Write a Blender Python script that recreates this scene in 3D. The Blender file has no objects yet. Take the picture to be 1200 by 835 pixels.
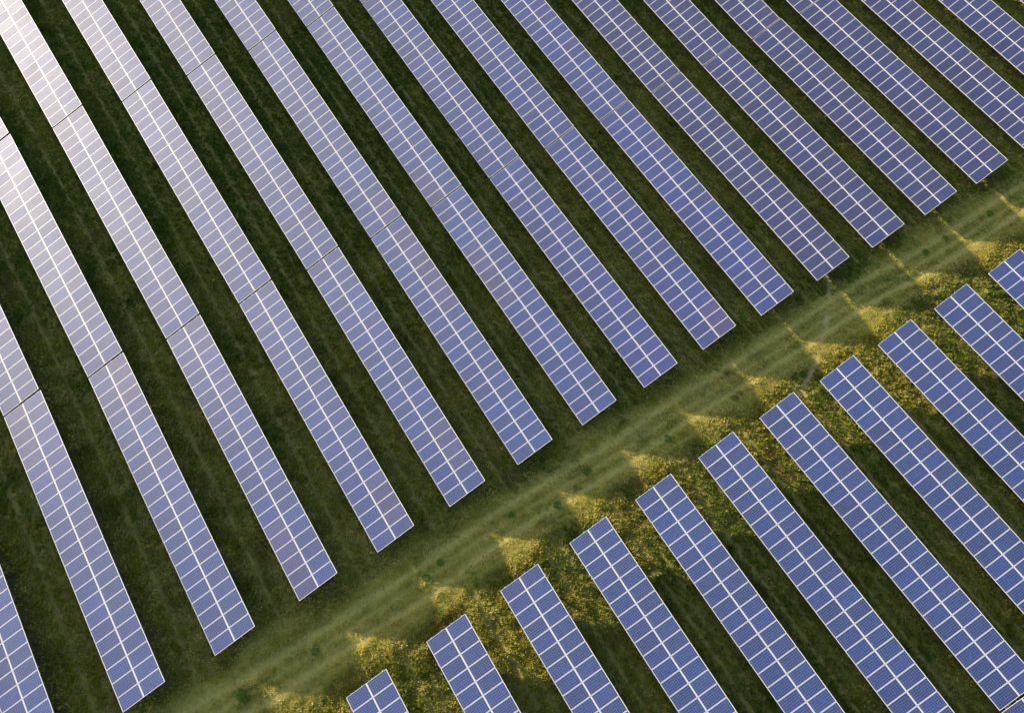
import bpy, math, random
import numpy as np
from mathutils import Matrix, Vector

random.seed(7)
rng = np.random.default_rng(11)
scene = bpy.context.scene
col = scene.collection

# ------------------------------------------------------------------ site survey
# X runs along the rows (away down the picture), Y across them, Z up; metres.
PITCH = 6.1952          # row to row
TILT = 0.33372          # module tilt
WID = 3.3275            # two portrait modules up the slope
MP = 1.012              # module pitch along a row
NM = 24                 # modules along one table
SHEAR = -0.08696 / 3.3275
CLEAR = 0.70            # low edge above the ground
# block, row, table along the row, x and y of the low corner, yaw, size, in view
TABLES = [
    ('U', -1, 0, -23.398, -50.658, -0.01805, 1.0108, 1.0042, -0.0006, 0),
    ('U', 0, 0, -23.541, -43.898, -0.00718, 1.0132, 1.0299, -0.0047, 1),
    ('U', 0, 1, -48.152, -44.309, 0.01674, 1.0081, 1.0024, -0.0004, 0),
    ('U', 1, 0, -23.473, -37.375, -0.00158, 1.0054, 1.0434, -0.0086, 1),
    ('U', 1, 1, -48.330, -37.848, 0.01909, 1.0183, 1.0187, -0.0068, 1),
    ('U', 1, 2, -72.932, -38.508, 0.02679, 1.0079, 1.0010, 0.0000, 0),
    ('U', 2, 0, -23.422, -30.880, -0.00092, 0.9950, 1.0204, -0.0042, 1),
    ('U', 2, 1, -48.475, -31.414, 0.02140, 1.0264, 1.0130, -0.0089, 1),
    ('U', 2, 2, -74.487, -32.443, 0.03956, 1.0665, 1.0015, -0.0017, 1),
    ('U', 2, 3, -99.014, -33.074, 0.02572, 1.0048, 1.0006, 0.0002, 0),
    ('U', 3, 0, -23.589, -24.463, -0.00089, 0.9870, 1.0028, -0.0016, 1),
    ('U', 3, 1, -48.539, -24.932, 0.01886, 1.0221, 1.0039, -0.0093, 1),
    ('U', 3, 2, -74.585, -25.646, 0.02742, 1.0674, 1.0112, -0.0077, 1),
    ('U', 3, 3, -99.136, -26.261, 0.02505, 1.0058, 1.0006, -0.0002, 0),
    ('U', 4, 0, -23.671, -18.204, -0.00135, 0.9815, 0.9908, -0.0001, 1),
    ('U', 4, 1, -48.474, -18.532, 0.01326, 1.0159, 0.9960, -0.0050, 1),
    ('U', 4, 2, -74.349, -19.071, 0.02083, 1.0602, 1.0048, -0.0044, 1),
    ('U', 4, 3, -98.869, -19.546, 0.01937, 1.0044, 1.0005, -0.0001, 0),
    ('U', 5, 0, -23.840, -12.059, -0.00193, 0.9779, 0.9835, 0.0005, 1),
    ('U', 5, 1, -48.536, -12.248, 0.00769, 1.0115, 0.9911, -0.0017, 1),
    ('U', 5, 2, -74.144, -12.617, 0.01444, 1.0491, 1.0005, -0.0011, 1),
    ('U', 5, 3, -98.623, -12.949, 0.01353, 1.0026, 1.0002, -0.0000, 0),
    ('U', 6, 0, -23.964, -6.004, -0.00250, 0.9759, 0.9806, 0.0007, 1),
    ('U', 6, 1, -48.578, -6.062, 0.00237, 1.0081, 0.9889, 0.0009, 1),
    ('U', 6, 2, -73.976, -6.295, 0.00920, 1.0404, 0.9993, 0.0002, 1),
    ('U', 6, 3, -98.445, -6.572, 0.01130, 1.0021, 1.0001, 0.0001, 0),
    ('U', 7, 0, -24.112, 0.022, -0.00281, 0.9755, 0.9813, 0.0006, 1),
    ('U', 7, 1, -48.673, 0.085, -0.00256, 1.0059, 0.9891, 0.0029, 1),
    ('U', 7, 2, -73.843, -0.021, 0.00422, 1.0310, 0.9987, 0.0009, 1),
    ('U', 8, 0, -24.274, 6.023, -0.00277, 0.9769, 0.9851, 0.0005, 1),
    ('U', 8, 1, -48.773, 6.195, -0.00705, 1.0033, 0.9906, 0.0028, 1),
    ('U', 8, 2, -73.792, 6.177, 0.00076, 1.0248, 1.0011, 0.0007, 1),
    ('U', 9, 0, -24.623, 12.125, -0.00238, 0.9797, 0.9918, 0.0005, 1),
    ('U', 9, 1, -48.949, 12.343, -0.00898, 0.9963, 0.9944, 0.0035, 1),
    ('U', 9, 2, -73.518, 12.381, -0.00151, 1.0062, 1.0002, 0.0001, 0),
    ('U', 10, 0, -24.740, 18.213, -0.00133, 0.9833, 1.0007, 0.0006, 1),
    ('U', 10, 1, -49.041, 18.465, -0.01037, 0.9952, 0.9996, 0.0036, 1),
    ('U', 10, 2, -73.546, 18.537, -0.00290, 1.0036, 1.0002, 0.0001, 0),
    ('U', 11, 0, -25.036, 24.432, 0.00022, 0.9880, 1.0116, 0.0011, 1),
    ('U', 11, 1, -49.341, 24.675, -0.01005, 0.9954, 1.0055, 0.0033, 1),
    ('U', 11, 2, -73.800, 24.728, -0.00210, 1.0017, 1.0002, 0.0001, 0),
    ('U', 12, 0, -25.251, 30.720, 0.00257, 0.9936, 1.0240, 0.0019, 1),
    ('U', 12, 1, -49.625, 30.941, -0.00910, 0.9982, 1.0107, 0.0030, 1),
    ('U', 12, 2, -74.068, 30.973, -0.00124, 1.0010, 1.0002, 0.0001, 0),
    ('U', 13, 0, -25.568, 37.036, 0.00549, 1.0000, 1.0376, 0.0032, 1),
    ('U', 13, 1, -50.048, 37.259, -0.00916, 1.0026, 1.0125, 0.0024, 1),
    ('U', 13, 2, -74.488, 37.302, -0.00171, 1.0009, 1.0002, 0.0000, 0),
    ('U', 14, 0, -25.852, 43.348, 0.01020, 1.0072, 1.0493, 0.0046, 1),
    ('U', 14, 1, -50.419, 43.660, -0.01278, 1.0062, 1.0052, 0.0009, 1),
    ('U', 15, 0, -25.916, 49.952, 0.01443, 1.0123, 1.0491, 0.0056, 1),
    ('U', 15, 1, -50.389, 49.951, 0.00006, 1.0022, 1.0019, 0.0003, 0),
    ('U', 16, 0, -25.983, 56.713, 0.01298, 1.0168, 1.0381, 0.0052, 1),
    ('U', 16, 1, -50.457, 56.531, 0.00745, 1.0023, 1.0019, 0.0003, 0),
    ('U', 17, 0, -25.925, 63.661, 0.02656, 1.0162, 1.0052, 0.0009, 0),
    ('U', 17, 1, -50.389, 63.337, 0.01321, 1.0020, 1.0019, 0.0003, 0),
    ('U', 18, 0, -25.964, 70.710, 0.02483, 1.0131, 1.0048, 0.0009, 0),
    ('U', 18, 1, -50.416, 70.320, 0.01592, 1.0016, 1.0015, 0.0002, 0),
    ('U', 19, 0, -26.031, 77.822, 0.02292, 1.0067, 1.0030, 0.0005, 0),
    ('U', 19, 1, -50.469, 77.460, 0.01475, 1.0009, 1.0004, 0.0001, 0),
    ('D', -1, 0, 8.189, -37.544, -0.04877, 1.0182, 1.0014, -0.0000, 0),
    ('D', 0, 0, 7.943, -30.965, -0.03429, 1.0136, 1.0014, -0.0000, 0),
    ('D', 1, 0, 7.733, -24.626, -0.01459, 1.0155, 1.0060, 0.0002, 1),
    ('D', 2, 0, 7.380, -18.297, -0.01447, 1.0123, 0.9994, 0.0009, 1),
    ('D', 3, 0, 7.077, -12.136, -0.01308, 1.0129, 0.9929, 0.0009, 1),
    ('D', 4, 0, 6.767, -6.036, -0.00889, 1.0175, 0.9900, 0.0004, 1),
    ('D', 5, 0, 6.600, -0.020, -0.00273, 1.0261, 0.9921, -0.0001, 1),
    ('D', 5, 1, 31.651, -0.090, -0.02190, 1.0582, 1.0008, 0.0004, 0),
    ('D', 6, 0, 6.395, 6.065, 0.00521, 1.0361, 0.9995, 0.0003, 1),
    ('D', 6, 1, 31.690, 6.196, -0.00892, 1.0539, 1.0012, 0.0004, 0),
    ('D', 7, 0, 6.250, 12.202, 0.01437, 1.0473, 1.0074, -0.0004, 1),
    ('D', 7, 1, 31.814, 12.568, -0.00790, 1.0725, 1.0063, 0.0013, 1),
    ('D', 8, 0, 6.271, 18.414, 0.01907, 1.0384, 1.0151, 0.0002, 1),
    ('D', 8, 1, 31.616, 18.897, 0.01042, 1.0490, 1.0012, 0.0005, 0),
    ('D', 9, 0, 6.260, 24.690, 0.02030, 1.0332, 1.0204, 0.0005, 1),
    ('D', 9, 1, 31.479, 25.203, 0.01307, 1.0431, 1.0013, 0.0005, 0),
    ('D', 10, 0, 6.161, 31.099, 0.01905, 1.0298, 1.0244, 0.0014, 1),
    ('D', 11, 0, 6.017, 37.570, 0.01206, 1.0264, 1.0214, 0.0019, 1),
    ('D', 12, 0, 6.354, 44.303, 0.02438, 1.0109, 1.0019, 0.0003, 0),
    ('D', 13, 0, 6.497, 51.032, 0.02542, 1.0105, 1.0014, 0.0002, 0),
]
POLYX = [0.3111, 0.1454, -0.6272, 0.0014, 50.5466, -0.0364, -1.9487, -1.8238, -0.5841, -1.8599]
POLYY = [-0.0327, 50.8475, 0.3202, -1.8274, 0.1672, -1.264, -0.6658, 0.0856, -1.8243, 0.0297]


def survey(x, y):
    """site grid: rows every PITCH along the second axis, aisle along the first"""
    x = np.clip(np.asarray(x, float), -85, 60) / 50; y = np.clip(np.asarray(y, float), -60, 80) / 50
    m = [x ** i * y ** j for i in range(4) for j in range(4 - i)]
    return sum(c * q for c, q in zip(POLYX, m)), sum(c * q for c, q in zip(POLYY, m))


def squash(v, lim):
    a = np.abs(v)
    return np.where(a < lim, v, np.sign(v) * (lim + 22.0 * (1.0 - np.exp(-(a - lim) / 22.0))))


def terr(x, y):
    x = squash(np.asarray(x, float), 80.0)
    y = squash(np.asarray(y, float), 70.0)
    return (0.2332 * y * y - 0.0276 * x * y + 0.1696 * x * x) * 1e-3


def lattice_noise(x, y, scale, seed):
    r = np.random.default_rng(seed)
    n = 256
    g = r.random((n, n))
    u = np.asarray(x) / scale + 1000.0
    v = np.asarray(y) / scale + 1000.0
    i = np.floor(u).astype(int); j = np.floor(v).astype(int)
    fu = u - i; fv = v - j
    fu = fu * fu * (3 - 2 * fu); fv = fv * fv * (3 - 2 * fv)
    i0 = i % n; i1 = (i + 1) % n; j0 = j % n; j1 = (j + 1) % n
    return (g[i0, j0] * (1 - fu) + g[i1, j0] * fu) * (1 - fv) + (g[i0, j1] * (1 - fu) + g[i1, j1] * fu) * fv


def smooth(e0, e1, v):
    t = np.clip((v - e0) / (e1 - e0), 0, 1)
    return t * t * (3 - 2 * t)


FOOT = [(-1.12, 25.81), (-0.31, 25.5), (1.54, 23.7), (2.92, 22.04), (4.49, 20.03), (5.03, 19.11), (5.51, 17.98), (6.13, 16.81)]


def dist_poly(x, y, pts):
    best = np.full(np.shape(x), 1e9)
    for (ax, ay), (bx, by) in zip(pts[:-1], pts[1:]):
        dx, dy = bx - ax, by - ay
        t = np.clip(((x - ax) * dx + (y - ay) * dy) / (dx * dx + dy * dy), 0, 1)
        best = np.minimum(best, np.hypot(x - ax - t * dx, y - ay - t * dy))
    return best


def zones(x, y):
    """mown aisle, dirt path, mower line between rows, strip under the tables (bare soil plus painted shade), wheel tracks"""
    gx, gy = survey(x, y)
    foot_d = dist_poly(x, y, FOOT)
    x, y = gx + 0.17 * gy / PITCH, gy
    wob = (lattice_noise(x, y, 2.2, 3) - 0.5) * 1.6
    mown = smooth(0.0, 1.6, x + wob) * (1 - smooth(5.0, 6.1, x + wob * 0.7))
    wig = (lattice_noise(x, y, 0.9, 21) - 0.5) * 0.5
    foot = (1 - smooth(0.05, 0.30, foot_d + wig * 0.5)) * smooth(0.2, 0.5, lattice_noise(x, y, 1.3, 77))
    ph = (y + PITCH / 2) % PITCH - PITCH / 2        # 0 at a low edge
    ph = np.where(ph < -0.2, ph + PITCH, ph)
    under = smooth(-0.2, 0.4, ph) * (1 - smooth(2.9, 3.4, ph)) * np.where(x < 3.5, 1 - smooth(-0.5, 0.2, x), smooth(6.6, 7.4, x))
    line = np.exp(-((ph - 4.62 + wig * 0.1) / 0.17) ** 2) * (1 - mown)
    line += 0.5 * np.exp(-((ph - 5.6 + wig * 0.12) / 0.22) ** 2) * (1 - mown)
    tw = (lattice_noise(x * 0.0 + 5, y, 9.0, 8) - 0.5) * 0.9
    track = np.exp(-((x - 4.1 - tw + wig * 0.15) / 0.26) ** 2) + 0.9 * np.exp(-((x - 2.05 - tw + wig * 0.15) / 0.30) ** 2) + 0.6 * np.exp(-((x - 3.1 - tw * 0.6 + wig * 0.15) / 0.16) ** 2)
    return mown, foot, line, under, track * mown


# ------------------------------------------------------------------ helpers
def new_mat(name):
    m = bpy.data.materials.new(name)
    m.use_nodes = True
    nt = m.node_tree
    for n in list(nt.nodes):
        nt.nodes.remove(n)
    out = nt.nodes.new('ShaderNodeOutputMaterial')
    bs = nt.nodes.new('ShaderNodeBsdfPrincipled')
    nt.links.new(bs.outputs[0], out.inputs[0])
    return m, nt, bs


def N(nt, kind, **kw):
    n = nt.nodes.new(kind)
    for k, v in kw.items():
        setattr(n, k, v)
    return n


def math_node(nt, op, a, b=None, c=None):
    n = nt.nodes.new('ShaderNodeMath')
    n.operation = op
    for k, v in enumerate((a, b, c)):
        if v is None:
            continue
        if isinstance(v, (int, float)):
            n.inputs[k].default_value = v
        else:
            nt.links.new(v, n.inputs[k])
    return n.outputs[0]


def mix_col(nt, fac, a, b, blend='MIX'):
    n = nt.nodes.new('ShaderNodeMix')
    n.data_type = 'RGBA'
    n.blend_type = blend
    for s, v in ((n.inputs[0], fac), (n.inputs[6], a), (n.inputs[7], b)):
        if isinstance(v, (int, float)):
            s.default_value = v
        elif isinstance(v, tuple):
            s.default_value = (*v, 1.0) if len(v) == 3 else v
        else:
            nt.links.new(v, s)
    return n.outputs[2]


def mesh_from(name, verts, faces, mat=None):
    me = bpy.data.meshes.new(name)
    me.from_pydata([tuple(v) for v in verts], [], faces)
    me.update()
    if mat:
        me.materials.append(mat)
    return me


class MB:
    """collects boxes into one mesh"""
    def __init__(self):
        self.v = []; self.f = []

    def box(self, o, ax, ay, az):
        o, ax, ay, az = (Vector(q) for q in (o, ax, ay, az))
        b = len(self.v)
        for k in (0, 1):
            for j in (0, 1):
                for i in (0, 1):
                    self.v.append(o + ax * i + ay * j + az * k)
        for q in ((0, 2, 3, 1), (4, 5, 7, 6), (0, 1, 5, 4), (2, 6, 7, 3), (0, 4, 6, 2), (1, 3, 7, 5)):
            self.f.append(tuple(b + i for i in q))
        return self

    def mesh(self, name, mat):
        return mesh_from(name, self.v, self.f, mat)


def link(name, me, parent=None):
    o = bpy.data.objects.new(name, me)
    col.objects.link(o)
    if parent:
        o.parent = parent
    return o


# ------------------------------------------------------------------ materials
def mat_cells():
    m, nt, bs = new_mat('solar_glass')
    tc = N(nt, 'ShaderNodeTexCoord')
    sep = N(nt, 'ShaderNodeSeparateXYZ')
    nt.links.new(tc.outputs['Object'], sep.inputs[0])
    # undo the slight lean of the module so that the cells stay in their frame
    gx = math_node(nt, 'SUBTRACT', sep.outputs[0], math_node(nt, 'MULTIPLY', sep.outputs[1], SHEAR))
    gy = sep.outputs[1]
    cw, ch = 0.1555, 0.1570
    u = math_node(nt, 'DIVIDE', math_node(nt, 'ADD', gx, 3 * cw), cw)
    v = math_node(nt, 'DIVIDE', math_node(nt, 'ADD', gy, 5 * ch), ch)
    iu = math_node(nt, 'FLOOR', u); iv = math_node(nt, 'FLOOR', v)
    fu = math_node(nt, 'FRACT', u); fv = math_node(nt, 'FRACT', v)
    # distance from the cell border
    eu = math_node(nt, 'MULTIPLY', math_node(nt, 'MINIMUM', fu, math_node(nt, 'SUBTRACT', 1.0, fu)), cw)
    ev = math_node(nt, 'MULTIPLY', math_node(nt, 'MINIMUM', fv, math_node(nt, 'SUBTRACT', 1.0, fv)), ch)
    gapm = math_node(nt, 'LESS_THAN', math_node(nt, 'MINIMUM', eu, ev), 0.003)
    # three busbars per cell
    bb = math_node(nt, 'ABSOLUTE', math_node(nt, 'SUBTRACT', math_node(nt, 'FRACT', math_node(nt, 'MULTIPLY', fu, 3.0)), 0.5))
    bus = math_node(nt, 'LESS_THAN', bb, 0.03)
    inside = math_node(nt, 'MULTIPLY',
                       math_node(nt, 'LESS_THAN', math_node(nt, 'ABSOLUTE', gx), 3 * cw),
                       math_node(nt, 'LESS_THAN', math_node(nt, 'ABSOLUTE', gy), 5 * ch))
    oi = N(nt, 'ShaderNodeObjectInfo')
    comb = N(nt, 'ShaderNodeCombineXYZ')
    nt.links.new(iu, comb.inputs[0]); nt.links.new(iv, comb.inputs[1])
    nt.links.new(math_node(nt, 'MULTIPLY', oi.outputs['Random'], 97.0), comb.inputs[2])
    wn = N(nt, 'ShaderNodeTexWhiteNoise', noise_dimensions='3D')
    nt.links.new(comb.outputs[0], wn.inputs['Vector'])
    # crystal grain of the cells
    vor = N(nt, 'ShaderNodeTexVoronoi'); vor.inputs['Scale'].default_value = 55.0
    nt.links.new(tc.outputs['Object'], vor.inputs['Vector'])
    cellcol = mix_col(nt, wn.outputs['Value'], (0.002, 0.016, 0.098), (0.005, 0.026, 0.142))
    sepc = N(nt, 'ShaderNodeSeparateColor'); nt.links.new(vor.outputs['Color'], sepc.inputs[0])
    cellcol = mix_col(nt, math_node(nt, 'MULTIPLY', sepc.outputs[0], 0.5), cellcol, (0.006, 0.032, 0.165))
    cellcol = mix_col(nt, 1.0, cellcol, oi.outputs['Color'], 'MULTIPLY')
    cellcol = mix_col(nt, math_node(nt, 'MULTIPLY', bus, 0.5), cellcol, (0.25, 0.28, 0.36))
    cellcol = mix_col(nt, math_node(nt, 'MULTIPLY', gapm, 0.65), cellcol, (0.35, 0.38, 0.48))
    colr = mix_col(nt, inside, (0.50, 0.51, 0.54), cellcol)
    dn = N(nt, 'ShaderNodeTexNoise'); dn.inputs['Scale'].default_value = 2.2; dn.inputs['Detail'].default_value = 5.0
    geo0 = N(nt, 'ShaderNodeNewGeometry'); nt.links.new(geo0.outputs['Position'], dn.inputs['Vector'])
    edge = N(nt, 'ShaderNodeMapRange'); edge.inputs[1].default_value = -0.55; edge.inputs[2].default_value = -0.82
    nt.links.new(gy, edge.inputs[0])
    df = math_node(nt, 'MULTIPLY', dn.outputs['Fac'], math_node(nt, 'MULTIPLY_ADD', edge.outputs[0], 0.10, 0.015))
    colr = mix_col(nt, df, colr, (0.34, 0.32, 0.29))
    nt.links.new(colr, bs.inputs['Base Color'])
    dust = N(nt, 'ShaderNodeTexNoise'); dust.inputs['Scale'].default_value = 0.6; dust.inputs['Detail'].default_value = 4.0
    geo = N(nt, 'ShaderNodeNewGeometry'); nt.links.new(geo.outputs['Position'], dust.inputs['Vector'])
    rr = math_node(nt, 'MULTIPLY_ADD', dust.outputs['Fac'], 0.08, ROUGH - 0.04)
    rr = math_node(nt, 'MULTIPLY_ADD', oi.outputs['Random'], 0.05, rr)
    nt.links.new(rr, bs.inputs['Roughness'])
    bs.inputs['IOR'].default_value = 1.39
    return m


ROUGH = 0.56


def mat_metal(name, colr, rough, metallic, var=0.0):
    m, nt, bs = new_mat(name)
    n = N(nt, 'ShaderNodeTexNoise'); n.inputs['Scale'].default_value = 6.0; n.inputs['Detail'].default_value = 3.0
    geo = N(nt, 'ShaderNodeNewGeometry'); nt.links.new(geo.outputs['Position'], n.inputs['Vector'])
    lo = tuple(c * (1 - var) for c in colr); hi = tuple(min(1, c * (1 + var)) for c in colr)
    nt.links.new(mix_col(nt, n.outputs['Fac'], lo, hi), bs.inputs['Base Color'])
    bs.inputs['Roughness'].default_value = rough
    bs.inputs['Metallic'].default_value = metallic
    return m


def mat_ground():
    m, nt, bs = new_mat('meadow_soil')
    geo = N(nt, 'ShaderNodeNewGeometry')
    at = N(nt, 'ShaderNodeAttribute', attribute_name='zone')
    sep = N(nt, 'ShaderNodeSeparateColor'); nt.links.new(at.outputs['Color'], sep.inputs[0])
    mown, foot, line = sep.outputs
    at2 = N(nt, 'ShaderNodeAttribute', attribute_name='zone_b')
    sep2 = N(nt, 'ShaderNodeSeparateColor'); nt.links.new(at2.outputs['Color'], sep2.inputs[0])
    under, track, _ = sep2.outputs

    def noise(scale, detail=4.0, rough=0.6, vec=None):
        n = N(nt, 'ShaderNodeTexNoise')
        n.inputs['Scale'].default_value = scale; n.inputs['Detail'].default_value = detail
        n.inputs['Roughness'].default_value = rough
        nt.links.new(vec or geo.outputs['Position'], n.inputs['Vector'])
        return n.outputs['Fac']

    def ramp(f, a, b):
        n = N(nt, 'ShaderNodeMapRange'); n.inputs[1].default_value = a; n.inputs[2].default_value = b
        nt.links.new(f, n.inputs[0]); return n.outputs[0]
    n1, n2, n3 = noise(0.35), noise(1.7), noise(9.0)
    n4 = noise(3.5, 6.0, 0.7)
    mp = N(nt, 'ShaderNodeMapping'); mp.inputs['Scale'].default_value = (3.6, 0.18, 1.0)
    nt.links.new(geo.outputs['Position'], mp.inputs[0])
    streak = noise(1.0, 5.0, 0.6, mp.outputs[0])
    c = mix_col(nt, ramp(n1, .35, .65), (0.080, 0.115, 0.011), (0.185, 0.160, 0.026))
    c = mix_col(nt, ramp(n2, .42, .72), c, (0.200, 0.145, 0.042))
    c = mix_col(nt, math_node(nt, 'MULTIPLY', ramp(n3, .4, .75), 0.45), c, (0.032, 0.046, 0.008))
    mow = mix_col(nt, ramp(n2, .3, .7), (0.220, 0.190, 0.022), (0.430, 0.320, 0.060))
    mow = mix_col(nt, math_node(nt, 'MULTIPLY', ramp(n4, .45, .7), 0.65), mow, (0.105, 0.100, 0.014))
    mow = mix_col(nt, math_node(nt, 'MULTIPLY', ramp(streak, .42, .66), 0.55), mow, (0.46, 0.365, 0.105))
    c = mix_col(nt, math_node(nt, 'MULTIPLY', mown, 0.75), c, mow)
    c = mix_col(nt, math_node(nt, 'MULTIPLY', track, 0.62), c, (0.56, 0.45, 0.140))
    c = mix_col(nt, math_node(nt, 'MULTIPLY', line, 0.7), c, (0.30, 0.235, 0.075))
    c = mix_col(nt, math_node(nt, 'MULTIPLY', under, 0.65), c, (0.085, 0.068, 0.034))  # soil below the tables, darkened further so its colour carries their shade
    c = mix_col(nt, math_node(nt, 'MULTIPLY', foot, 0.6), c, (0.50, 0.38, 0.19))
    nt.links.new(c, bs.inputs['Base Color'])
    bs.inputs['Roughness'].default_value = 0.95
    bs.inputs['Specular IOR Level'].default_value = 0.1
    bp = N(nt, 'ShaderNodeBump'); bp.inputs['Strength'].default_value = 0.7; bp.inputs['Distance'].default_value = 0.05
    nt.links.new(noise(7.0, 5.0, 0.7), bp.inputs['Height'])
    nt.links.new(bp.outputs[0], bs.inputs['Normal'])
    return m


def mat_blades(name='grass_blades'):
    m, nt, bs = new_mat(name)
    at = N(nt, 'ShaderNodeAttribute', attribute_name='tint')
    nt.links.new(at.outputs['Color'], bs.inputs['Base Color'])
    bs.inputs['Roughness'].default_value = 0.7
    bs.inputs['Specular IOR Level'].default_value = 0.2
    tr = N(nt, 'ShaderNodeBsdfTranslucent'); nt.links.new(at.outputs['Color'], tr.inputs[0])
    mx = N(nt, 'ShaderNodeMixShader'); mx.inputs[0].default_value = 0.3
    out = [n for n in nt.nodes if n.type == 'OUTPUT_MATERIAL'][0]
    nt.links.new(bs.outputs[0], mx.inputs[1]); nt.links.new(tr.outputs[0], mx.inputs[2])
    nt.links.new(mx.outputs[0], out.inputs[0])
    return m


M_GLASS = mat_cells()
M_FRAME = mat_metal('anodised_frame', (0.50, 0.50, 0.54), 0.5, 0.1, 0.05)
M_STEEL = mat_metal('galvanised_steel', (0.30, 0.30, 0.31), 0.5, 0.5, 0.2)
M_POST = mat_metal('weathered_post', (0.40, 0.38, 0.35), 0.6, 0.3, 0.25)
M_GROUND = mat_ground()
M_BLADE = mat_blades()

# ------------------------------------------------------------------ camera
CAM_R = Matrix(((0.5279420, 0.8485457, 0.0353203), (0.7654577, -0.4574073, -0.4526070), (-0.3679019, 0.2659865, -0.8910103)))
CAM_C = Vector((18.19138, -20.73095, 64.15019))
FOCAL = 1050.7743
cd = bpy.data.cameras.new('camera')
cam = bpy.data.objects.new('camera', cd)
col.objects.link(cam)
cd.sensor_fit = 'HORIZONTAL'; cd.sensor_width = 36.0; cd.lens = FOCAL / 1200.0 * 36.0
cd.clip_start = 0.5; cd.clip_end = 5000.0
rx, dn, fw = CAM_R[0], CAM_R[1], CAM_R[2]
cam.matrix_world = Matrix(((rx[0], -dn[0], -fw[0], CAM_C[0]), (rx[1], -dn[1], -fw[1], CAM_C[1]), (rx[2], -dn[2], -fw[2], CAM_C[2]), (0, 0, 0, 1)))
scene.camera = cam


def project(x, y, z):
    dx, dy, dz = x - CAM_C[0], y - CAM_C[1], z - CAM_C[2]
    c = [CAM_R[k][0] * dx + CAM_R[k][1] * dy + CAM_R[k][2] * dz for k in range(3)]
    return 600 + FOCAL * c[0] / c[2], 417.5 + FOCAL * c[1] / c[2]


# ------------------------------------------------------------------ ground sheet
def axis(lo, hi, step, far):
    core = list(np.arange(lo, hi + 1e-6, step))
    out_lo, out_hi, d = [], [], step
    v = lo
    while v > -far:
        d *= 1.35; v -= d; out_lo.append(v)
    v, d = core[-1], step
    while v < far:
        d *= 1.35; v += d; out_hi.append(v)
    return np.array(out_lo[::-1] + core + out_hi)


def bumps(x, y):
    mown, foot, line, under, track = zones(x, y)
    rough = 1 - 0.85 * mown
    h = (lattice_noise(x, y, 0.42, 31) - 0.5) * 0.12 + (lattice_noise(x / 6.0, y / 0.38, 1.0, 35) - 0.5) * 0.15 * smooth(7, 9, x) + (lattice_noise(x, y, 0.9, 32) - 0.5) * 0.12
    h = h * rough + (lattice_noise(x, y, 3.5, 33) - 0.5) * 0.12
    return h - 0.05 * line - 0.03 * foot - 0.03 * track


xs = axis(-76.0, 42.0, 0.2, 1500.0)
ys = axis(-54.0, 72.0, 0.2, 1500.0)
X, Y = np.meshgrid(xs, ys, indexing='ij')
near = ((X > -77) & (X < 43) & (Y > -55) & (Y < 73)).astype(float)
Z = terr(X, Y) - CLEAR + bumps(X, Y) * near
nx, ny = len(xs), len(ys)
me = bpy.data.meshes.new('ground')
me.vertices.add(nx * ny)
me.vertices.foreach_set('co', np.stack([X, Y, Z], -1).astype(np.float32).ravel())
ii, jj = np.meshgrid(np.arange(nx - 1), np.arange(ny - 1), indexing='ij')
a0 = (ii * ny + jj).ravel()
quads = np.stack([a0, a0 + ny, a0 + ny + 1, a0 + 1], -1).astype(np.int32)
me.loops.add(quads.size); me.loops.foreach_set('vertex_index', quads.ravel())
me.polygons.add(len(quads))
me.polygons.foreach_set('loop_start', np.arange(len(quads), dtype=np.int32) * 4)
me.polygons.foreach_set('use_smooth', np.ones(len(quads), bool))
me.update(calc_edges=True)
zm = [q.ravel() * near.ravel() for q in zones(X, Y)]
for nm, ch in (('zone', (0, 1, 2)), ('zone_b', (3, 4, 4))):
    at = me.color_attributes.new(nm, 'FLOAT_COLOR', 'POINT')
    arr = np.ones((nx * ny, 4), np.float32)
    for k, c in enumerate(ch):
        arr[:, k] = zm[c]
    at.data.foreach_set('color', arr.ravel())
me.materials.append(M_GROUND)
ground = link('ground', me)
ground['kind'] = 'structure'
ground['label'] = 'uneven green and brown meadow under and between the solar tables'

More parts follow.
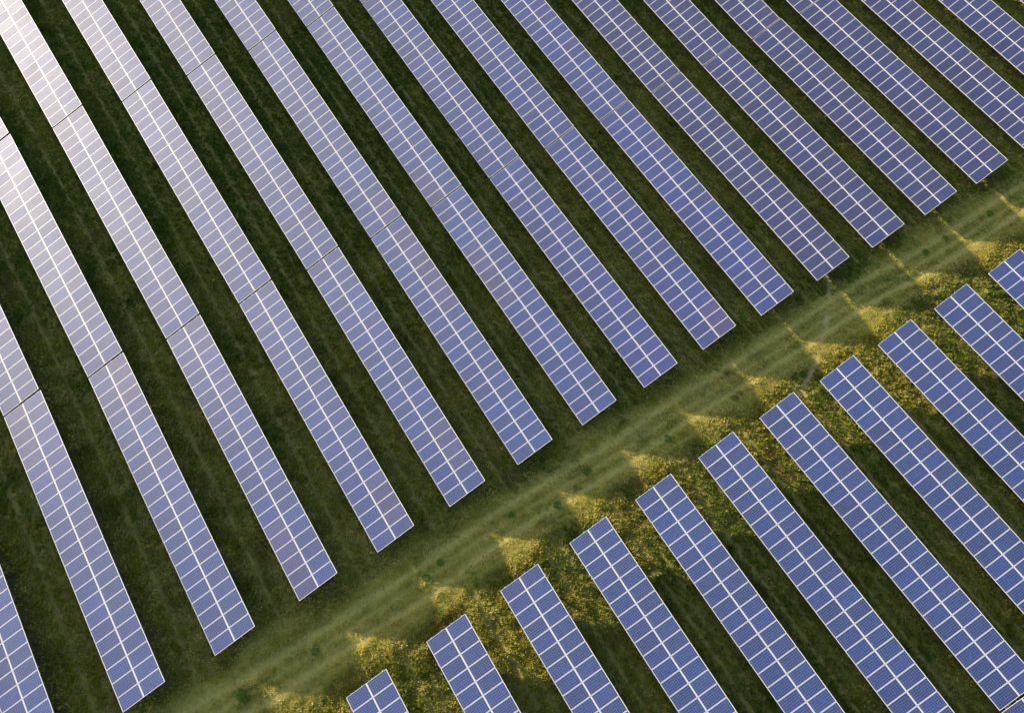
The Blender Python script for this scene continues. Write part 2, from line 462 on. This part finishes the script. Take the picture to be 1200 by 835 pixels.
# ------------------------------------------------------------------ grass
def scatter_grass():
    n_try = 800000
    x = rng.uniform(-74, 41, n_try); y = rng.uniform(-53, 71, n_try)
    u, v = project(x, y, terr(x, y) - CLEAR)
    ok = (u > -190) & (u < 1390) & (v > -190) & (v < 1025)
    x, y = x[ok], y[ok]
    mown, foot, line, under, track = zones(x, y)
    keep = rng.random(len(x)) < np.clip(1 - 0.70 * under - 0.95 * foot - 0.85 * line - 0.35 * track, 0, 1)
    clump = lattice_noise(x, y, 0.42, 31)
    keep &= rng.random(len(x)) < (0.45 + 0.7 * clump + mown * 0.6)
    x, y, mown, foot, line, under, track = (q[keep] for q in (x, y, mown, foot, line, under, track))
    n = len(x)
    z = terr(x, y) - CLEAR + bumps(x, y) - 0.02
    big = lattice_noise(x, y, 1.1, 41)
    patch = smooth(.5, .8, lattice_noise(x, y, 1.6, 71) * 0.6 + lattice_noise(x, y, 0.5, 72) * 0.4)
    hgt = (0.10 + 0.20 * big ** 1.5 * rng.random(n) + 0.06 * rng.random(n)) * (1 - mown) + (0.035 + 0.05 * rng.random(n) + 0.09 * patch * (1 - track)) * mown
    rad = (0.08 + 0.08 * rng.random(n)) * (1 - mown) + (0.07 + 0.06 * patch) * mown
    # colours by patch: fresh green, olive, straw, brown
    p1 = lattice_noise(x, y, 2.6, 51); p2 = lattice_noise(x, y, 0.7, 52); p3 = rng.random(n)
    green = np.array([0.115, 0.165, 0.012]); olive = np.array([0.320, 0.285, 0.030])
    straw = np.array([0.570, 0.480, 0.155]); brown = np.array([0.250, 0.160, 0.055])
    dryness = 0.25 * smooth(-45, -2, x) * (1 - 0.45 * smooth(5, 9, x)) + 0.35 * lattice_noise(x, y, 14.0, 54)
    wg = smooth(.40, .95, p1 * 0.6 + dryness)[:, None]
    c = green * (1 - wg) + olive * wg
    ws = (smooth(.45, .95, p2 * 0.6 + p3 * 0.4 + (dryness - 0.3) * 0.5) * 0.75)[:, None]
    c = c * (1 - ws) + straw * ws
    wb = (smooth(.78, .95, lattice_noise(x, y, 1.4, 53)) * 0.6)[:, None]
    c = c * (1 - wb) + brown * wb
    c = c * (1 + 0.40 * mown[:, None]) + 0.6 * track[:, None] * (straw - c)
    gx, gy = survey(x, y)
    strk = lattice_noise(gx / 0.26, gy / 6.0, 1.0, 61) * 0.6 + lattice_noise(gx / 0.7, gy / 2.0, 1.0, 62) * 0.4
    dk = (mown * smooth(.5, .85, lattice_noise(x, y, 0.8, 63) * 0.5 + lattice_noise(x, y, 2.1, 64) * 0.5) * (1 - 0.7 * track) * 0.7)[:, None]
    c = c * (1 - dk) + np.array([0.085, 0.105, 0.014]) * dk
    ms = (mown * smooth(.45, .72, strk) * 0.75)[:, None]
    c = c * (1 - ms) + straw * ms
    c *= (0.75 + 0.5 * rng.random(n))[:, None]
    K = 8
    ang = rng.random((n, K)) * 2 * np.pi
    r0 = rng.random((n, K)) * rad[:, None] * 0.7
    lean = (0.3 + 0.9 * rng.random((n, K))) * rad[:, None]
    bx = x[:, None] + np.cos(ang) * r0; by = y[:, None] + np.sin(ang) * r0
    tx = bx + np.cos(ang) * lean; ty = by + np.sin(ang) * lean
    bh = hgt[:, None] * (0.6 + 0.6 * rng.random((n, K)))
    w = 0.016 + 0.022 * rng.random((n, K)) + 0.012 * (1 - mown[:, None])
    tw = ang + np.pi / 2 + (rng.random((n, K)) - 0.5) * 1.2
    wx, wy = np.cos(tw) * w, np.sin(tw) * w
    zb = np.broadcast_to(z[:, None], bx.shape)
    P = np.empty((n, K, 3, 3), np.float32)
    P[..., 0, :] = np.stack([bx - wx, by - wy, zb], -1)
    P[..., 1, :] = np.stack([bx + wx, by + wy, zb], -1)
    P[..., 2, :] = np.stack([tx, ty, zb + bh], -1)
    nt_ = n * K
    me = bpy.data.meshes.new('grass')
    me.vertices.add(nt_ * 3); me.vertices.foreach_set('co', P.ravel())
    me.loops.add(nt_ * 3); me.loops.foreach_set('vertex_index', np.arange(nt_ * 3, dtype=np.int32))
    me.polygons.add(nt_); me.polygons.foreach_set('loop_start', np.arange(nt_, dtype=np.int32) * 3)
    me.update(calc_edges=True)
    at = me.color_attributes.new('tint', 'FLOAT_COLOR', 'POINT')
    cc = np.ones((n, K, 3, 4), np.float32)
    jit = (0.85 + 0.3 * rng.random((n, K)))
    cc[..., :3] = c[:, None, None, :] * jit[:, :, None, None]
    at.data.foreach_set('color', cc.ravel())
    me.materials.append(M_BLADE)
    g = link('grass', me)
    g['kind'] = 'stuff'
    g['label'] = 'rough tufted grass and low herbs growing all over the meadow'
    print('grass blades', nt_)


scatter_grass()

# ------------------------------------------------------------------ solar table prototype meshes
ct, st = math.cos(TILT), math.sin(TILT)
MW = MP - 0.022                     # module width along the row
ML = (WID - 0.016) / 2              # module length up the slope
TH = 0.040


def slab(mb, x0, x1, v0, v1, z0, z1):
    """a box leaning with SHEAR, in the module's own plane"""
    b = len(mb.v)
    for z in (z0, z1):
        for vv in (v0, v1):
            for xx in (x0, x1):
                mb.v.append(Vector((xx + SHEAR * vv, vv, z)))
    for q in ((0, 2, 3, 1), (4, 5, 7, 6), (0, 1, 5, 4), (2, 6, 7, 3), (0, 4, 6, 2), (1, 3, 7, 5)):
        mb.f.append(tuple(b + i for i in q))


FS, FE = 0.015, 0.024               # frame lip along the long and short sides
mb = MB(); slab(mb, -MW / 2 + FS, MW / 2 - FS, -ML / 2 + FE, ML / 2 - FE, -0.008, -0.003)
ME_PANE = mb.mesh('solar_module', M_GLASS)
mb = MB()
slab(mb, -MW / 2, -MW / 2 + FS, -ML / 2, ML / 2, -TH, 0.0)
slab(mb, MW / 2 - FS, MW / 2, -ML / 2, ML / 2, -TH, 0.0)
slab(mb, -MW / 2 + FS, MW / 2 - FS, -ML / 2, -ML / 2 + FE, -TH, 0.0)
slab(mb, -MW / 2 + FS, MW / 2 - FS, ML / 2 - FE, ML / 2, -TH, 0.0)
ME_FRAME = mb.mesh('module_frame', M_FRAME)
TLEN = NM * MP
PURL_V = (0.42, 1.30, 2.14, 3.02)


def slope_pt(x, v, d=0.0):
    """a point of the table plane: v up the slope from the low edge, d below the glass"""
    return Vector((x + SHEAR * v, v * ct + d * st, v * st - d * ct))


ME_PURL = MB().box((-TLEN / 2 - 0.055, -0.03, -0.06), (TLEN + 0.11, 0, 0), (0, 0.06, 0), (0, 0, 0.06)).mesh('purlin', M_STEEL)
ME_RAFT = MB().box((-0.035, 0.15, -0.10), (0.07, 0, 0), (SHEAR * 3.1, 3.1, 0), (0, 0, 0.10)).mesh('rafter', M_STEEL)
POST_X = (1.0, 5.4, 9.8, 14.5, 18.9, 23.3)
POST_V = (0.75, 2.70)


def post_mesh(top):
    m_ = MB()
    h = top + CLEAR + 0.25
    m_.box((-0.05, -0.004, -h), (0.10, 0, 0), (0, 0.008, 0), (0, 0, h))
    m_.box((-0.058, -0.035, -h), (0.008, 0, 0), (0, 0.07, 0), (0, 0, h))
    m_.box((0.050, -0.035, -h), (0.008, 0, 0), (0, 0.07, 0), (0, 0, h))
    return m_.mesh('post', M_POST)


ME_POST = [post_mesh(v * st - 0.20) for v in POST_V]
GX = MP * 0.5
tilt_q = Matrix.Rotation(TILT, 4, 'X')


def build_prototype():
    root = bpy.data.objects.new('solar_table', None)
    root.empty_display_size = 0.5
    col.objects.link(root)
    for j in (0, 1):
        for i in range(NM):
            o = link('solar_module', ME_PANE, root)
            o.matrix_local = Matrix.Translation(slope_pt(GX + i * MP, ML / 2 + j * (ML + 0.016))) @ tilt_q
            fr = link('frame', ME_FRAME, o)
    for v in PURL_V:
        o = link('purlin', ME_PURL, root)
        o.matrix_local = Matrix.Translation(slope_pt(TLEN / 2, v, TH + 0.003)) @ tilt_q
    for x in POST_X:
        o = link('rafter', ME_RAFT, root)
        o.matrix_local = Matrix.Translation(slope_pt(x, 0, TH + 0.066)) @ tilt_q
        for k, v in enumerate(POST_V):
            o = link('post', ME_POST[k], root)
            o.matrix_local = Matrix.Translation(slope_pt(x, v, TH + 0.172))
    return root


PROTO = build_prototype()
used = [False]


def copy_tree(o, parent=None):
    c = o.copy()
    col.objects.link(c)
    if parent:
        c.parent = parent
    for ch in o.children:
        copy_tree(ch, c)
    return c


ORD = ['first', 'second', 'third', 'fourth', 'fifth', 'sixth', 'seventh', 'eighth', 'ninth', 'tenth', 'eleventh', 'twelfth',
       'thirteenth', 'fourteenth', 'fifteenth', 'sixteenth', 'seventeenth', 'eighteenth', 'nineteenth', 'twentieth']
PINK = {  # (block, row, table): (half 0 low / 1 high, first, last) counted from the +X end, modules of another batch
    ('U', 6, 0): (1, 14, 22), ('U', 6, 1): (1, 0, 2), ('U', 7, 0): (0, 12, 19), ('U', 7, 1): (0, 0, 3),
    ('U', 3, 0): (0, 0, 5), ('U', 4, 0): (1, 1, 4), ('U', 1, 0): (0, 18, 23), ('U', 9, 0): (1, 0, 2), ('U', 2, 0): (1, 20, 23),
    ('U', 5, 0): (1, 2, 5)}
UP_FIRST = 0     # leftmost upper row in view


def place_table(block, row, k, x0, y0, yaw, sx, size, roll, label, group):
    cy, sy = math.cos(yaw), math.sin(yaw)
    yc = 1.65 * size
    z0 = float(terr(x0 - sy * yc, y0 + cy * yc))
    z1 = float(terr(x0 + cy * TLEN * sx - sy * yc, y0 + sy * TLEN * sx + cy * yc))
    if not used[0]:
        o = PROTO; used[0] = True
    else:
        o = copy_tree(PROTO)
    ang = math.atan2(z1 - z0, TLEN * sx)
    o.location = (x0, y0, z0)
    o.rotation_euler = (roll, -ang, yaw)
    o.scale = (sx, size, size)
    o['label'] = label; o['category'] = 'solar array'; o['group'] = group
    mods = [ch for ch in o.children if ch.name.startswith('solar_module')]
    assert len(mods) == 48
    pk = PINK.get((block, row, k))
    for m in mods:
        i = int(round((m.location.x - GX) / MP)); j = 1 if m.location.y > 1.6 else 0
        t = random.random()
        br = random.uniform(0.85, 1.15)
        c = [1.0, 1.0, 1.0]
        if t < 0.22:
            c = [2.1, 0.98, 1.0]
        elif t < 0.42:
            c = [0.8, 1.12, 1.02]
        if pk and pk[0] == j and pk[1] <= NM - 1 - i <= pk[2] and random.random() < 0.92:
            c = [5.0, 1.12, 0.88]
        b = (0.42, 0.82, 0.86) if block == 'D' else (0.7, 0.42, 0.60) if row >= 11 else (1.0, 0.78, 0.92) if row >= 8 else (1.0, 1.0, 1.0)  # block tints, darker rightwards: weaker sky reflection painted into the cell colour
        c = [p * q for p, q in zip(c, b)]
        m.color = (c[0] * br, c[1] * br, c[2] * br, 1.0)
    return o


def look_upper(x0, y0, row, k):
    u, w = project(x0 + TLEN / 2, y0 + 1.6, 0.5)
    if ('U', row, k) in PINK and row in (6, 7, 3):
        return 'partly pinkish lavender'
    return ('silvery white' if u < 130 else 'pale lavender' if u < 330 else 'lavender blue' if u < 640 else
            'violet blue' if u < 900 else 'dark blue')


have = {(t[0], t[1], t[2]) for t in TABLES}
for t in list(TABLES):
    if t[0] == 'D' and t[2] == 0 and 1 <= t[1] <= 11 and ('D', t[1], 1) not in have:
        run = TLEN * t[6] + 0.13
        TABLES.append(('D', t[1], 1, t[3] + math.cos(t[5]) * run, t[4] + math.sin(t[5]) * run, t[5] * 0.5, 1.04, 1.01, 0.0, 0))

for block, row, k, x0, y0, yaw, sx, size, roll, seen in TABLES:
    if block == 'U':
        look = look_upper(x0, y0, row, k)
        where = ('ending at the grass aisle', 'one joint back from aisle', 'two joints back from aisle',
                 'three joints back from the aisle')[k]
        pos = f'{ORD[row]} upper row from the left' if row >= 0 else f'upper row outside the left edge'
    else:
        look = 'violet blue' if row < 4 else 'bright blue' if row < 8 else 'deep blue'
        where = 'starting at the grass aisle' if k == 0 else 'past the joint of its row'
        pos = f'{ORD[row - 1]} lower row from the left' if row >= 1 else 'lower row below the photo'
    place_table(block, row, k, x0, y0, yaw, sx, size, roll, f'{look} solar table {where}, {pos}',
                'solar tables in the upper block' if block == 'U' else 'solar tables in the lower block')

# ------------------------------------------------------------------ weeds in the aisle
M_WEED, ntw, bw = new_mat('weed_leaf')
tcw = N(ntw, 'ShaderNodeTexCoord'); nw = N(ntw, 'ShaderNodeTexNoise'); nw.inputs['Scale'].default_value = 9.0
ntw.links.new(tcw.outputs['Object'], nw.inputs['Vector'])
ntw.links.new(mix_col(ntw, nw.outputs['Fac'], (0.055, 0.115, 0.008), (0.100, 0.180, 0.014)), bw.inputs['Base Color'])
bw.inputs['Roughness'].default_value = 0.8; bw.inputs['Specular IOR Level'].default_value = 0.15


def weed_mesh(seed, size):
    r = random.Random(seed)
    v, f = [], []
    for q in range(70):
        a = r.random() * 6.283; rad = size * math.sqrt(r.random()) * 0.75
        cx, cy = math.cos(a) * rad, math.sin(a) * rad
        h = size * (0.75 - 0.55 * (rad / size)) * r.uniform(0.5, 1.0)
        L = size * r.uniform(0.22, 0.42); wd = L * r.uniform(0.3, 0.5)
        b = a + r.uniform(-0.9, 0.9)
        dx, dy = math.cos(b), math.sin(b)
        n0 = len(v)
        lift = r.uniform(-0.3, 0.5) * L
        v += [(cx, cy, h), (cx + dx * L * .5 - dy * wd, cy + dy * L * .5 + dx * wd, h + lift * .7),
              (cx + dx * L, cy + dy * L, h + lift * .4), (cx + dx * L * .5 + dy * wd, cy + dy * L * .5 - dx * wd, h + lift * .7)]
        f += [(n0, n0 + 1, n0 + 2), (n0, n0 + 2, n0 + 3)]
    for q in range(7):
        a = q * 0.9; n0 = len(v); tx, ty = math.cos(a) * size * .45, math.sin(a) * size * .45
        v += [(-0.01, 0, -0.08), (0.01, 0, -0.08), (tx, ty, size * .5)]
        f.append((n0, n0 + 1, n0 + 2))
    return mesh_from('weed', v, f, M_WEED)


WEEDS = [((2.96, -14.68), .42, 'dark green weed, topmost of four in a line above the third lower table'),
         ((3.42, -16.07), .46, 'dark round weed beside a pale wheel track above the third lower table'),
         ((5.07, -15.82), .40, 'green weed in sunlit grass above the third lower table'),
         ((6.08, -16.33), .38, 'green weed right against the top edge of the third lower table'),
         ((2.75, -1.65), .55, 'large dark green weed on the aisle below the eighth upper table'),
         ((2.68, -8.38), .42, 'lone green weed mid aisle below the seventh upper table end'),
         ((3.77, -5.05), .48, 'dark green weed at the shaded edge of a sunlit patch above the fifth lower table'),
         ((5.64, -1.97), .50, 'bushy green weed touching the corner of the fifth lower table in sunlight'),
         ((3.80, 5.23), .50, 'round green weed alone in shade between the ninth upper and sixth lower tables'),
         ((2.04, 26.09), .40, 'small green weed in the aisle right of the pale footpath'),
         ((1.43, 35.08), .45, 'green weed in the shaded aisle below the thirteenth upper table'),
         ((1.40, 42.94), .50, 'dark green weed nearest the right edge of the photo in the aisle'),
         ((1.21, 37.66), .36, 'faint green weed in the aisle below the fourteenth upper table'),
         ((3.86, -25.07), .48, 'dark green weed in the aisle below the fourth upper table end'),
         ((3.84, -30.50), .55, 'dark green weed at the bottom left end of the aisle'),
         ((-1.65, 17.07), .50, 'dark green weed in shade between the tenth and eleventh upper table ends')]
for q, ((x, y), sz, lab) in enumerate(WEEDS):
    o = link('weed', weed_mesh(q + 5, sz * 0.68))
    o.location = (x, y, float(terr(x, y) - CLEAR + bumps(np.array([x]), np.array([y]))[0]))
    o['label'] = lab; o['category'] = 'weed'; o['group'] = 'weeds in the grass aisle'

# ------------------------------------------------------------------ light
SUN_EL = math.radians(10.4)
SUN_AZ = math.radians(180 + 28.6)      # direction towards the sun, from +X to +Y
sd = Vector((math.cos(SUN_AZ) * math.cos(SUN_EL), math.sin(SUN_AZ) * math.cos(SUN_EL), math.sin(SUN_EL)))
ld = bpy.data.lights.new('sun', 'SUN')
ld.energy = 5.0; ld.angle = math.radians(1.0); ld.color = (1.0, 0.86, 0.66)
sun = bpy.data.objects.new('sun', ld)
sun.rotation_euler = (-sd).to_track_quat('-Z', 'Y').to_euler()
sun.location = sd * 200
col.objects.link(sun)
w = bpy.data.worlds.new('World'); scene.world = w
w.use_nodes = True
nt = w.node_tree
bg = nt.nodes['Background']
sky = nt.nodes.new('ShaderNodeTexSky')
sky.sky_type = 'NISHITA'; sky.sun_disc = False
sky.sun_elevation = SUN_EL
sky.sun_rotation = math.pi / 2 - SUN_AZ
sky.air_density = 1.0; sky.dust_density = 1.5; sky.ozone_density = 1.0; sky.altitude = 100
nt.links.new(sky.outputs[0], bg.inputs[0])
bg.inputs[1].default_value = 0.11

vs = scene.view_settings
vs.view_transform = 'Standard'; vs.look = 'None'; vs.gamma = 1.0; vs.use_curve_mapping = False
vs.exposure = 1.62
scene.render.engine = 'CYCLES'
scene.cycles.max_bounces = 6
